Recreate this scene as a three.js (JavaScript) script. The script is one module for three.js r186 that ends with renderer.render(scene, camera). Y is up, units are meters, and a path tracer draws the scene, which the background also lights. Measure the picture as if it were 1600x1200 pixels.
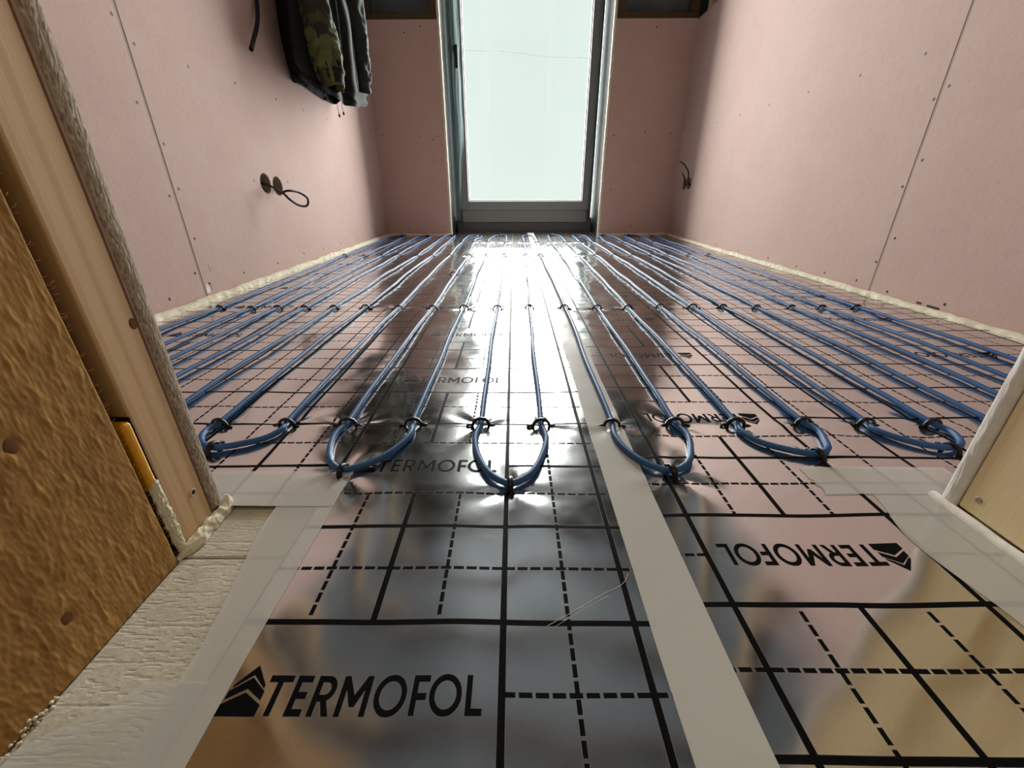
import * as THREE from 'three';
import { mergeGeometries, mergeVertices, toCreasedNormals } from 'three/addons/utils/BufferGeometryUtils.js';
import { RoundedBoxGeometry } from 'three/addons/geometries/RoundedBoxGeometry.js';
import { Brush, Evaluator, SUBTRACTION } from 'three-bvh-csg';
import { RectAreaLightUniformsLib } from 'three/addons/lights/RectAreaLightUniformsLib.js';

// ---------------------------------------------------------------- camera, light, exposure
const scene = new THREE.Scene();
scene.background = new THREE.Color(0x000000);
const camera = new THREE.PerspectiveCamera(2 * Math.atan(600 / 649.75) * 180 / Math.PI, 1600 / 1200, 0.01, 30);
camera.rotation.order = 'YXZ';
camera.position.set(0, 0.3004, 0);
camera.rotation.set(-0.4378, 0.0048, -0.003);
const renderer = new THREE.WebGLRenderer();
renderer.toneMapping = THREE.LinearToneMapping;
renderer.toneMappingExposure = 1.25;
renderer.shadowMap.enabled = true;
RectAreaLightUniformsLib.init();

// daylight: the white sheet hung outside, seen through the balcony door
const GLASS = { x0: -0.335, x1: 0.508, y0: 0.221, y1: 2.06 };
const SHEET = { x0: -0.43, x1: 0.61, y0: 0.09, y1: 2.25, d: 3.80 };
const day = new THREE.RectAreaLight(new THREE.Color(1.0, 1.02, 0.98), 19.0, SHEET.x1 - SHEET.x0, SHEET.y1 - SHEET.y0);
day.position.set((SHEET.x0 + SHEET.x1) / 2, (SHEET.y0 + SHEET.y1) / 2, -(SHEET.d - 0.004));
day.lookAt(day.position.x, day.position.y, 5);
scene.add(day);
// ceiling panel of the hall behind the camera
const HALL = { x: -0.27, y: 2.46, d: -0.22, s: 0.6 };
const hall = new THREE.RectAreaLight(new THREE.Color(1.0, 0.86, 0.66), 9.0, HALL.s, HALL.s);
hall.position.set(HALL.x, HALL.y - 0.026, -HALL.d);
hall.lookAt(HALL.x, 0, -HALL.d);
scene.add(hall);

// ---------------------------------------------------------------- helpers
let seed = 7;
const rnd = () => { seed = (seed * 1664525 + 1013904223) >>> 0; return seed / 4294967296; };
const perm = new Uint8Array(512);
{ const a = [...Array(256).keys()]; for (let i = 255; i > 0; i--) { const j = Math.floor(rnd() * (i + 1)); [a[i], a[j]] = [a[j], a[i]]; } for (let i = 0; i < 512; i++) perm[i] = a[i & 255]; }
const fade = (t) => t * t * t * (t * (t * 6 - 15) + 10);
const hash2 = (i, j) => perm[(perm[i & 255] + j) & 255] / 127.5 - 1;
function vnoise(x, y, px = 0, py = 0) {               // value noise, -1..1; px, py: period in cells
  const i = Math.floor(x), j = Math.floor(y), u = fade(x - i), v = fade(y - j);
  const w = (n, p) => (p ? ((n % p) + p) % p : n);
  const a = hash2(w(i, px), w(j, py)), b = hash2(w(i + 1, px), w(j, py)), c = hash2(w(i, px), w(j + 1, py)), d = hash2(w(i + 1, px), w(j + 1, py));
  return a + (b - a) * u + (c - a) * v + (a - b - c + d) * u * v;
}
const G2 = [...Array(256).keys()].map((k) => [Math.cos(k * 2.399963), Math.sin(k * 2.399963)]);
function gnoise(x, y, s = 0) {                        // gradient noise, about -0.7..0.7
  const i = Math.floor(x), j = Math.floor(y), fx = x - i, fy = y - j, u = fade(fx), v = fade(fy);
  const g = (a, b) => { const k = G2[perm[(perm[(i + a + s) & 255] + j + b) & 255]]; return k[0] * (fx - a) + k[1] * (fy - b); };
  const a = g(0, 0), b = g(1, 0), c = g(0, 1), d = g(1, 1);
  return a + (b - a) * u + (c - a) * v + (a - b - c + d) * u * v;
}
function fbm(x, y, px, py, oct = 4) { let s = 0, a = 1, n = 0; for (let o = 0; o < oct; o++) { s += a * vnoise(x + o * 17, y + o * 31, px, py); n += a; a *= 0.5; x *= 2; y *= 2; px *= 2; py *= 2; } return s / n; }
const clamp = (x, a = 0, b = 1) => Math.min(b, Math.max(a, x));
const smooth = (a, b, x) => { const t = clamp((x - a) / (b - a)); return t * t * (3 - 2 * t); };
const V = (X, y, D) => new THREE.Vector3(X, y, -D);   // X to the right, y up, D away from the camera

function dataTexture(w, h, fill, srgb = true) {
  const d = new Uint8Array(w * h * 4), o = [0, 0, 0];
  for (let j = 0; j < h; j++) for (let i = 0; i < w; i++) { fill(i / w, j / h, o, i, j); const k = (j * w + i) * 4; d[k] = clamp(o[0]) * 255; d[k + 1] = clamp(o[1]) * 255; d[k + 2] = clamp(o[2]) * 255; d[k + 3] = 255; }
  const t = new THREE.DataTexture(d, w, h, THREE.RGBAFormat);
  t.wrapS = t.wrapT = THREE.RepeatWrapping; t.magFilter = THREE.LinearFilter; t.minFilter = THREE.LinearMipmapLinearFilter; t.generateMipmaps = true;
  if (srgb) t.colorSpace = THREE.SRGBColorSpace;
  t.needsUpdate = true; return t;
}
const taken = new Map();
function numbered(name) { const n = taken.get(name) ?? 0; taken.set(name, n + 1); return n ? name + '_' + String(n).padStart(3, '0') : name; }
function finish(o) { o.traverse((m) => { if (m.isMesh) { m.castShadow = true; m.receiveShadow = true; } }); return o; }
function part(name, geo, mat, parent) { const m = new THREE.Mesh(geo, mat); m.name = name; m.castShadow = m.receiveShadow = true; parent.add(m); return m; }
function single(name, geo, mat, label, category, group, pos) {
  const m = new THREE.Mesh(geo, mat); m.name = numbered(name); m.userData = { label, category }; if (group) m.userData.group = group;
  m.castShadow = m.receiveShadow = true; if (pos) m.position.copy(pos); scene.add(m); return m;
}
function thing(name, label, category, pos, group) {
  const g = new THREE.Group(); g.name = numbered(name); g.userData = { label, category }; if (group) g.userData.group = group;
  if (pos) g.position.copy(pos); scene.add(g); return g;
}
function structure(name, label, category, geo, mat) {
  const o = geo ? new THREE.Mesh(geo, mat) : new THREE.Group(); o.name = name; o.userData = { label, category, kind: 'structure' }; o.castShadow = o.receiveShadow = true; scene.add(o); return o;
}
// box between two corners given as X, y, D, with uv in metres and an optional chamfer
function box(x0, x1, y0, y1, d0, d1, r = 0) {
  const w = x1 - x0, h = y1 - y0, l = d1 - d0;
  const g = r ? new RoundedBoxGeometry(w, h, l, 1, Math.min(r, w / 2.01, h / 2.01, l / 2.01)) : new THREE.BoxGeometry(w, h, l);
  g.translate((x0 + x1) / 2, (y0 + y1) / 2, -(d0 + d1) / 2);
  return boxUV(g);
}
function boxUV(g) {
  if (g.index) g = g.toNonIndexed();
  const p = g.attributes.position, n = g.attributes.normal, uv = new Float32Array(p.count * 2);
  const a = new THREE.Vector3(), b = new THREE.Vector3(), c = new THREE.Vector3(), f = new THREE.Vector3();
  for (let t = 0; t < p.count; t += 3) {
    a.fromBufferAttribute(p, t); b.fromBufferAttribute(p, t + 1); c.fromBufferAttribute(p, t + 2);
    f.crossVectors(b.clone().sub(a), c.clone().sub(a));
    const ax = Math.abs(f.x), ay = Math.abs(f.y), az = Math.abs(f.z);
    for (let k = 0; k < 3; k++) {
      const x = p.getX(t + k), y = p.getY(t + k), z = p.getZ(t + k);
      const [u, v] = ax >= ay && ax >= az ? [z, y] : ay >= az ? [x, z] : [x, y];
      uv[(t + k) * 2] = u; uv[(t + k) * 2 + 1] = v;
    }
  }
  g.setAttribute('uv', new THREE.BufferAttribute(uv, 2)); g.deleteAttribute('uv1'); return g;
}
// a grid surface from f(a, b) -> Vector3, normals from the function itself
function gridSurface(na, nb, f, uvf) {
  const pos = [], nor = [], uv = [], idx = [], e = 1e-3;
  for (let j = 0; j <= nb; j++) for (let i = 0; i <= na; i++) {
    const a = i / na, b = j / nb, p = f(a, b);
    pos.push(p.x, p.y, p.z);
    const da = f(Math.min(1, a + e), b).sub(f(Math.max(0, a - e), b)), db = f(a, Math.min(1, b + e)).sub(f(a, Math.max(0, b - e)));
    const n = da.cross(db).normalize(); nor.push(n.x, n.y, n.z);
    const t = uvf ? uvf(a, b, p) : [a, b]; uv.push(t[0], t[1]);
    if (i < na && j < nb) { const k = j * (na + 1) + i; idx.push(k, k + 1, k + na + 2, k, k + na + 2, k + na + 1); }
  }
  const g = new THREE.BufferGeometry();
  g.setAttribute('position', new THREE.Float32BufferAttribute(pos, 3)); g.setAttribute('normal', new THREE.Float32BufferAttribute(nor, 3)); g.setAttribute('uv', new THREE.Float32BufferAttribute(uv, 2)); g.setIndex(idx); return g;
}
const tube = (pts, r, seg = pts.length * 6, rad = 10, closed = false) => new THREE.TubeGeometry(new THREE.CatmullRomCurve3(pts, closed, 'centripetal'), seg, r, rad, closed);
function ordinal(i, n) {                              // a place in a row, counted from the nearer end
  const w = ['first', 'second', 'third', 'fourth', 'fifth', 'sixth', 'seventh', 'eighth', 'ninth', 'tenth', 'eleventh'];
  return i < n / 2 ? w[i] + ' from the left' : w[n - 1 - i] + ' from the right';
}

// ---------------------------------------------------------------- materials
const M = {};
{
  // pink fire-resistant plasterboard: paper face with faint mottling
  const pinkT = dataTexture(512, 512, (u, v, o) => {
    const a = 0.016 * fbm(u * 6, v * 6, 6, 6, 4), b = 0.012 * vnoise(u * 230, v * 230, 230, 230) + 0.007 * vnoise(u * 110, v * 40, 110, 40);
    o[0] = 0.73 + a * 0.6 + b; o[1] = 0.625 + a + b; o[2] = 0.592 + a + b;
  });
  pinkT.repeat.set(1.6, 1.6);
  M.pink = new THREE.MeshStandardMaterial({ map: pinkT, roughness: 0.85 });
  M.filler = new THREE.MeshStandardMaterial({ color: 0x9c9186, roughness: 0.95 });
  M.screw = new THREE.MeshStandardMaterial({ color: 0x120e0c, roughness: 0.6 });
  // timber, grain along the uv's second axis
  const timber = (base, dark, ring, size, sd) => dataTexture(size, size, (u, v, o) => {
    const warp = 0.05 * fbm(u * 3 + sd, v * 2, 0, 0, 3);
    const g = 0.5 + 0.5 * Math.sin((u + warp + 0.015 * Math.sin(v * 6.28)) * ring * 6.283 + 2 * fbm(u * 4 + sd, v * 1, 0, 0, 2));
    const f = 0.5 + 0.5 * vnoise(u * 160 + sd, v * 5), p = fbm(u * 5 + sd, v * 5 + sd, 0, 0, 4);
    const t = clamp(0.42 * Math.pow(g, 2.5) + 0.33 * f + 0.22 * p);
    for (let c = 0; c < 3; c++) o[c] = base[c] + (dark[c] - base[c]) * t;
  });
  const studT = timber([0.86, 0.75, 0.59], [0.72, 0.57, 0.41], 9, 512, 3); studT.repeat.set(8, 0.42);
  M.stud = new THREE.MeshStandardMaterial({ map: studT, roughness: 0.62 });
  M.oldStud = new THREE.MeshStandardMaterial({ map: studT, color: 0x5c5852, roughness: 0.9 });
  const boardT = timber([0.96, 0.90, 0.74], [0.90, 0.80, 0.58], 3, 512, 23); boardT.repeat.set(5, 0.42);
  M.board = new THREE.MeshPhysicalMaterial({ map: boardT, roughness: 0.42, clearcoat: 0.15, clearcoatRoughness: 0.35 });
  const roughT = dataTexture(1024, 1024, (u, v, o) => {
    const w = 0.06 * fbm(u * 4, v * 4, 4, 4, 3), f = vnoise((u + w) * 120, v * 34, 120, 34), g = vnoise((u + w) * 40, v * 9, 40, 9), p = fbm(u * 5, v * 5, 5, 5, 4), s = vnoise(u * 300, v * 150, 300, 150);
    const t = 0.5 + 0.24 * f + 0.14 * g + 0.4 * p + 0.12 * s;
    o[0] = 0.50 + 0.20 * t; o[1] = 0.345 + 0.20 * t; o[2] = 0.16 + 0.14 * t;
  });
  roughT.repeat.set(3, 2.4);
  M.rough = new THREE.MeshStandardMaterial({ map: roughT, roughness: 0.92 });
  M.fibre = new THREE.MeshStandardMaterial({ map: dataTexture(512, 512, (u, v, o) => {
    const a = fbm(u * 12, v * 12, 12, 12, 4), b = vnoise(u * 60, v * 26, 60, 26), c = Math.pow(Math.abs(vnoise(u * 34, v * 16, 34, 16)), 0.4);
    const t = 0.62 + 0.10 * a + 0.10 * b - 0.10 * (1 - c);
    o[0] = t + 0.03; o[1] = t - 0.02; o[2] = t - 0.08;
  }), roughness: 0.95 });
  M.fibre.map.repeat.set(46, 15);
  M.gypsum = new THREE.MeshStandardMaterial({ map: dataTexture(256, 256, (u, v, o) => { const t = 0.88 + 0.04 * fbm(u * 14, v * 14, 14, 14, 4); o[0] = t; o[1] = t - 0.01; o[2] = t - 0.035; }), roughness: 0.95 });
  M.gypsum.map.repeat.set(10, 10);
  // expanding foam
  M.foam = new THREE.MeshStandardMaterial({ map: dataTexture(256, 256, (u, v, o) => { const t = fbm(u * 10, v * 10, 10, 10, 4), s = vnoise(u * 60, v * 60, 60, 60); o[0] = 0.84 + 0.06 * t + 0.03 * s; o[1] = 0.815 + 0.06 * t + 0.03 * s; o[2] = 0.725 + 0.07 * t + 0.03 * s; }), roughness: 0.9 });
  M.foam.map.repeat.set(8, 8);
  // polystyrene insulation with torn, cross-grooved skin
  const epsH = (u, v) => {
    const w = 0.02 * fbm(u * 9, v * 9, 9, 9, 4);
    const groove = smooth(0.0, 0.06, Math.abs(((v * 9 + w * 1.2 + 0.05 * vnoise(u * 3, v * 9, 3, 9)) % 1 + 1) % 1 - 0.5));
    const crack = smooth(-0.75, -0.35, vnoise(u * 34, v * 150 + w * 60, 34, 150));
    return clamp(0.05 + 0.25 * groove + 0.34 * crack + 0.34 * (0.5 + 0.5 * fbm(u * 80, v * 110, 80, 110, 3)));
  };
  const epsB = dataTexture(1024, 1024, (u, v, o) => { o[0] = o[1] = o[2] = epsH(u, v); }, false);
  const epsC = dataTexture(512, 512, (u, v, o) => { const t = fbm(u * 9, v * 9, 9, 9, 4), s = vnoise(u * 128, v * 128, 128, 128); o[0] = 0.74 + 0.04 * t + 0.03 * s; o[1] = 0.715 + 0.04 * t + 0.03 * s; o[2] = 0.655 + 0.04 * t + 0.03 * s; });
  epsB.repeat.set(4, 4); epsC.repeat.set(4, 4);
  M.eps = new THREE.MeshStandardMaterial({ map: epsC, bumpMap: epsB, bumpScale: 0.0009, roughness: 0.9 });
  M.epsPlain = new THREE.MeshStandardMaterial({ color: 0xcfcbc0, roughness: 0.9 });
  M.membrane = new THREE.MeshStandardMaterial({ map: dataTexture(256, 256, (u, v, o) => { const t = 0.06 * fbm(u * 8, v * 8, 8, 8, 4); o[0] = 0.31 + t; o[1] = 0.335 + t; o[2] = 0.36 + t; }), roughness: 0.7 });
  M.plaster = new THREE.MeshStandardMaterial({ map: dataTexture(256, 256, (u, v, o) => { const t = 0.03 * fbm(u * 8, v * 8, 8, 8, 4); o[0] = 0.74 + t; o[1] = 0.70 + t; o[2] = 0.63 + t; }), roughness: 0.9 });
  M.tape = new THREE.MeshPhysicalMaterial({ color: 0xc0bfba, roughness: 0.5, specularIntensity: 0.2, transparent: true, opacity: 0.82, side: THREE.DoubleSide });
  M.tapeEdge = new THREE.MeshPhysicalMaterial({ color: 0xc9c8c3, roughness: 0.5, specularIntensity: 0.2, transparent: true, opacity: 0.64, side: THREE.DoubleSide });
  M.tapeThin = new THREE.MeshPhysicalMaterial({ color: 0xc9c8c3, roughness: 0.4, specularIntensity: 0.4, transparent: true, opacity: 0.5, side: THREE.DoubleSide });
  M.cable = new THREE.MeshPhysicalMaterial({ color: 0x2a5484, roughness: 0.48, specularIntensity: 0.5 });
  M.clip = new THREE.MeshPhysicalMaterial({ color: 0x0d0d0e, roughness: 0.35, specularIntensity: 0.5 });
  M.wire = new THREE.MeshPhysicalMaterial({ color: 0x120f0e, roughness: 0.45 });
  M.boxPlastic = new THREE.MeshStandardMaterial({ color: 0x857765, roughness: 0.7, side: THREE.DoubleSide });
  M.frame = new THREE.MeshPhysicalMaterial({ color: 0x8c8f8d, roughness: 0.55, specularIntensity: 0.3 });
  M.frameDark = new THREE.MeshPhysicalMaterial({ color: 0x66696a, roughness: 0.6, specularIntensity: 0.2 });
  M.sealTape = new THREE.MeshPhysicalMaterial({ color: 0x2c2d2c, roughness: 0.7, specularIntensity: 0.2 });
  M.film = new THREE.MeshPhysicalMaterial({ color: 0xd5dddd, roughness: 0.12, transmission: 0.97, thickness: 0, specularIntensity: 0.05, side: THREE.DoubleSide });
  M.filmPale = new THREE.MeshPhysicalMaterial({ color: 0xb4c8ca, roughness: 0.5, transmission: 0.8, thickness: 0, specularIntensity: 0.1, side: THREE.DoubleSide });
  M.handle = new THREE.MeshPhysicalMaterial({ color: 0x2b3334, roughness: 0.5, specularIntensity: 0.4 });
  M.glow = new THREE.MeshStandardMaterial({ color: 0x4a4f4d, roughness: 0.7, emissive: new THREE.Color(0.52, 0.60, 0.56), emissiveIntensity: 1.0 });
  M.pane = new THREE.MeshPhysicalMaterial({ color: 0xffffff, roughness: 0.02, transmission: 1, thickness: 0, ior: 1.5 });
  M.lampFace = new THREE.MeshStandardMaterial({ color: 0xffffff, emissive: new THREE.Color(1, 0.9, 0.75), emissiveIntensity: 1.2 });
  M.steel = new THREE.MeshStandardMaterial({ color: 0xb8ab90, roughness: 0.35, metalness: 0.9 });
  M.yellow = new THREE.MeshPhysicalMaterial({ color: 0xe0a008, roughness: 0.4 });
}

// ---------------------------------------------------------------- the print on the foil: one repeat is 0.6 m by 0.5 m
const printTextures = (() => {
  const W = 2048, H = 2048, c = document.createElement('canvas'); c.width = W; c.height = H;
  const g = c.getContext('2d'), sx = W / 0.6, sy = H / 0.5;
  g.fillStyle = '#fff'; g.fillRect(0, 0, W, H);
  g.setTransform(sx / 1000, 0, 0, -sy / 1000, 0, H);       // millimetres, y away from the reader
  g.fillStyle = '#000'; g.strokeStyle = '#000';
  const P = 50, rowsH = 500, colsW = 600, dash = 100 / 9;
  const inPatch = (x, y) => { const k = ((y % 250) + 250) % 250; return x > 1 && x < 199 && (k < 49 || k > 201); };
  for (let r = 0; r <= 10; r++) {                           // lines across
    const y = r * P, solid = r % 2 === 1, logo = r % 5 === 0;
    for (const [a, b] of logo ? [[198, 600]] : [[0, 600]]) {
      if (solid) g.fillRect(a, y - 2.4, b - a, 4.8);
      else for (let x = Math.ceil(a / dash) * dash; x < b; x += dash) g.fillRect(x, y - 1.7, dash - 2.1, 3.4);
    }
  }
  for (let k = 0; k <= 12; k++) {                           // lines along
    const x = k * P, solid = k % 2 === 0;
    if (solid && (k % 12 === 0 || k === 4 || k > 4)) { g.fillRect(x - 2.5, 0, 5, rowsH); continue; }
    for (const [a, b] of x > 0 && x < 200 ? [[50, 200], [300, 450]] : [[0, 500]]) {
      if (solid) g.fillRect(x - 2.5, a, 5, b - a);
      else for (let y = Math.ceil(a / dash - 1e-6) * dash; y < b; y += dash) g.fillRect(x - 1.7, y, 3.4, Math.min(dash - 2.1, b - y));
    }
  }
  const logo = (y0) => {
    g.save(); g.translate(18.5, y0 - 13);
    const poly = (p) => { g.beginPath(); p.forEach(([x, y], i) => (i ? g.lineTo(x, y) : g.moveTo(x, y))); g.closePath(); g.fill(); };
    poly([[2.5, 18.6], [13, 31], [23.5, 18.6], [23.5, 16.2], [13, 24.6], [2.5, 16.2]]);
    poly([[1.2, 14.8], [13, 23.2], [24.8, 14.8], [24.8, 9.2], [13, 16], [1.2, 9.2]]);
    poly([[0, 0], [26, 0], [26, 6.8], [13, 14], [0, 6.8]]);
    g.translate(25, 0.4); g.scale(0.862, 0.97);
    const h = 25, s = 4.5;
    const bar = (x0, ya, x1, yb) => g.fillRect(x0, ya, x1 - x0, yb - ya);
    bar(0, h - s, 18.5, h); bar(7, 0, 7 + s, h);                                                   // T
    bar(21.5, 0, 21.5 + s, h); bar(21.5, 0, 34, s); bar(21.5, h - s, 34, h); bar(21.5, h / 2 - s / 2, 33, h / 2 + s / 2);   // E
    bar(38, 0, 38 + s, h); g.lineWidth = 4.3; g.lineJoin = 'miter';                                 // R
    g.beginPath(); g.moveTo(40, h - 2.15); g.lineTo(46, h - 2.15); g.arc(46, h - 8.1, 5.95, Math.PI / 2, -Math.PI / 2, true); g.lineTo(40, h - 14.05); g.stroke();
    poly([[44.5, 9.5], [49.3, 9.5], [54.6, 0], [49.2, 0]]);
    bar(58, 0, 58 + s, h); bar(76.5, 0, 76.5 + s, h); poly([[58, h], [62.6, h], [71, 10.4], [69.5, 5.6], [67.6, 5.6]]); poly([[81, h], [76.4, h], [68, 10.4], [69.5, 5.6], [71.4, 5.6]]);   // M
    const O = (cx) => { g.beginPath(); g.ellipse(cx, h / 2, 10.3, 10.9, 0, 0, 7); g.stroke(); };
    O(97);
    bar(113, 0, 113 + s, h); bar(113, h - s, 126, h); bar(113, h / 2 - s / 2 - 1, 124.5, h / 2 + s / 2 - 1);   // F
    O(139);
    bar(154.5, 0, 154.5 + s, h); bar(154.5, 0, 167, s);                                                // L
    g.restore();
  };
  for (const y of [0, 250, 500]) logo(y);
  const src = g.getImageData(0, 0, W, H).data, n = W * H;
  const col = new Uint8Array(n * 4), orm = new Uint8Array(n * 4);
  for (let j = 0; j < H; j++) for (let i = 0; i < W; i++) {
    const k = (j * W + i) * 4, q = ((H - 1 - j) * W + i) * 4, a = src[q] / 255;
    const gr = 3 * vnoise(i / 5, j / 5, 0, 0) + 2 * vnoise(i / 1.7, j / 1.7);
    col[k] = 14 + a * (232 - 14 + gr); col[k + 1] = 14 + a * (232 - 14 + gr); col[k + 2] = 15 + a * (232 - 15 + gr); col[k + 3] = 255;
    const sm = vnoise(i / 90, j / 90) * 0.5 + vnoise(i / 33, j / 33) * 0.3;
    orm[k] = 255; orm[k + 1] = 128 + a * (34 - 128 + 9 * sm); orm[k + 2] = a * 255; orm[k + 3] = 255;
  }
  const mk = (d, srgb) => { const t = new THREE.DataTexture(d, W, H, THREE.RGBAFormat); t.wrapS = t.wrapT = THREE.RepeatWrapping; t.magFilter = THREE.LinearFilter; if (srgb) t.colorSpace = THREE.SRGBColorSpace; t.needsUpdate = true; return t; };
  return [mk(col, true), mk(orm, false)];
})();
M.foil = new THREE.MeshPhysicalMaterial({ map: printTextures[0], roughnessMap: printTextures[1], metalnessMap: printTextures[1], roughness: 1, metalness: 1, specularIntensity: 0.06, side: THREE.DoubleSide });

// ---------------------------------------------------------------- room sizes
const XL = -0.91, XR = 1.105, DF = 3.17, DN = 0.342, BOARD = 1.222, CEIL = 2.5, JL = -0.30, JR = 0.447;
const OX0 = -0.445, OX1 = 0.603, OTOP = 2.14;

// ---------------------------------------------------------------- cable runs and clip places
const RUN_X = {
  front: { 5: -0.41, 6: -0.316, 7: -0.231, 8: -0.14, 9: -0.046, 10: 0.038, 11: 0.136, 12: 0.223, 13: 0.307, 14: 0.40, 15: 0.487, 16: 0.579 },
  mid: [-0.807, -0.721, -0.648, -0.574, -0.494, -0.406, -0.316, -0.222, -0.136, -0.045, 0.043, 0.139, 0.228, 0.312, 0.40, 0.489, 0.571, 0.664, 0.759, 0.842, 0.937],
  far: [-0.828, -0.733, -0.647, -0.568, -0.473, -0.401, -0.313, -0.218, -0.14, -0.049, 0.061, 0.129, 0.232, 0.318, 0.403, 0.49, 0.58, 0.673, 0.753, 0.854, 0.95],
  last: { 6: -0.316, 7: -0.241, 8: -0.155, 9: -0.045, 10: 0.064, 11: 0.138, 12: 0.228, 13: 0.317, 14: 0.402, 15: 0.482, 16: 0.565, 17: 0.669, 18: 0.75, 19: 0.848 },
};
const clips = [];                                     // { X, D, turn, row }
for (const k in RUN_X.front) clips.push({ X: RUN_X.front[k], D: 0.499, turn: 0, row: 'front', k: +k });
RUN_X.mid.forEach((X, k) => clips.push({ X, D: 1.12, turn: 0, row: 'mid', k }));
clips.push({ X: -0.229, D: 1.618, turn: 0, row: 'lone', k: 7 });
RUN_X.far.forEach((X, k) => clips.push({ X, D: 2.108, turn: 0, row: 'far', k }));
for (const k in RUN_X.last) clips.push({ X: RUN_X.last[k], D: 2.66, turn: 0, row: 'last', k: +k });
const BENDS = [[5, 6, -0.378, 0.437], [7, 8, -0.199, 0.392], [9, 10, -0.004, 0.366], [11, 12, 0.18, 0.388], [13, 14, 0.367, 0.42], [15, 16, 0.545, 0.437]];
BENDS.forEach(([a, b, X, D], i) => clips.push({ X, D, turn: 1, row: 'bend', k: i }));
const farBend = (a) => (RUN_X.far[a] + RUN_X.far[a + 1]) / 2;
for (let a = 0; a < 20; a += 2) clips.push({ X: farBend(a), D: 3.085, turn: 1, row: 'end', k: a / 2 });

// ---------------------------------------------------------------- foil surface
const cell = 0.09, bins = new Map();
clips.forEach((c, i) => { const bi = Math.floor(c.X / cell), bj = Math.floor(c.D / cell); for (let a = -1; a <= 1; a++) for (let b = -1; b <= 1; b++) { const k = (bi + a) + ',' + (bj + b); if (!bins.has(k)) bins.set(k, []); bins.get(k).push(i); } });
const clipPhase = clips.map(() => [rnd() * 6.28, rnd() * 6.28, 3 + Math.floor(rnd() * 3), 0.7 + 0.6 * rnd()]);
function foilHeight(X, D) {
  const room = smooth(0.36, 0.6, D), deep = smooth(0.7, 1.4, D);
  let y = 0.0046;
  y += 0.0036 * gnoise(X * 6.2 + 3, D * 2.8 + 1) + 0.0019 * gnoise(X * 13 + 40, D * 6 + 9);
  y += (0.00015 + 0.00045 * deep) * gnoise(X * 6 + 9, D * 30 + 2 + 2 * gnoise(X * 3, D * 3));
  y += 0.0005 * room * gnoise(X * 26 + 5, D * 24 + 77);
  y += 0.0005 * (1 - room) * gnoise(X * 16 + D * 6, D * 4 + 33);
  const list = bins.get(Math.floor(X / cell) + ',' + Math.floor(D / cell));
  if (list) for (const i of list) {
    const c = clips[i], dx = X - c.X, dd = D - c.D, r = Math.hypot(dx, dd); if (r > 0.088) continue;
    const q = clipPhase[i], t = Math.atan2(dd, dx), fall = smooth(0.088, 0.03, r) ;
    y -= 0.0016 * q[3] * Math.exp(-Math.pow(r / 0.022, 2));
    y += 0.0011 * q[3] * fall * smooth(0, 0.018, r) * Math.exp(-r / 0.05) * (Math.cos(q[2] * t + q[0]) + 0.6 * Math.cos((q[2] + 3) * t + q[1]));
  }
  return Math.max(y, 0.0004);
}
function foilGrid(x0, x1, d0, d1, step, uvf, lift = 0, edge) {
  const na = Math.max(2, Math.round((x1 - x0) / step)), nb = Math.max(2, Math.round((d1 - d0) / step));
  const pos = [], nor = [], uv = [], idx = [], e = 0.0015;
  for (let j = 0; j <= nb; j++) for (let i = 0; i <= na; i++) {
    const D = d0 + (d1 - d0) * j / nb; let X = x0 + (x1 - x0) * i / na;
    if (edge) X = edge(i / na, D, X);
    const y = foilHeight(X, D) + lift; pos.push(X, y, -D);
    const gx = (foilHeight(X + e, D) - foilHeight(X - e, D)) / (2 * e), gd = (foilHeight(X, D + e) - foilHeight(X, D - e)) / (2 * e), l = Math.hypot(gx, 1, gd);
    nor.push(-gx / l, 1 / l, gd / l);
    const t = uvf(X, D); uv.push(t[0], t[1]);
    if (i < na && j < nb) { const k = j * (na + 1) + i; idx.push(k, k + 1, k + na + 2, k, k + na + 2, k + na + 1); }
  }
  const g = new THREE.BufferGeometry();
  g.setAttribute('position', new THREE.Float32BufferAttribute(pos, 3)); g.setAttribute('normal', new THREE.Float32BufferAttribute(nor, 3)); g.setAttribute('uv', new THREE.Float32BufferAttribute(uv, 2)); g.setIndex(idx); return g;
}
const CELL = 0.591, ROW = 0.4925;                      // one repeat of the print on the sheet, metres
const uvLeft = (X, D) => [(X + 0.205) / CELL, (D - 0.158) / ROW], uvRight = (X, D) => [(0.3693 - X) / CELL, (0.2723 - D) / ROW];

// ---------------------------------------------------------------- floor, ceiling, walls
{
  const floor = structure('floor', 'white polystyrene insulation floor laid under the foil', 'floor');
  part('slab', box(-1.6, 1.6, -0.2, -0.03, -2.1, 3.79), M.plaster, floor);
  part('insulation_board', box(-1.0, 1.2, -0.03, -0.0005, 0.2735, 3.19, 0.002), M.eps, floor);
  part('insulation_board', box(-1.0, 1.2, -0.03, 0, -0.35, 0.2715, 0.002), M.eps, floor);
  part('insulation_board', box(-1.5, 1.5, -0.03, -0.001, -2.0, -0.352, 0.002), M.epsPlain, floor);

  const ceil = structure('ceiling', 'grey membrane ceiling with timber joists over the room', 'ceiling');
  part('membrane', box(-1.6, 1.6, CEIL, CEIL + 0.15, -2.1, 3.79), M.membrane, ceil);
  for (let k = 0; k < 5; k++) part('joist', box(XL, XR, CEIL - 0.05, CEIL, 0.62 + 0.58 * k, 0.68 + 0.58 * k, 0.003), M.oldStud, ceil);
}
const screwGeo = new THREE.CylinderGeometry(0.0034, 0.0043, 0.0012, 14);
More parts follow.
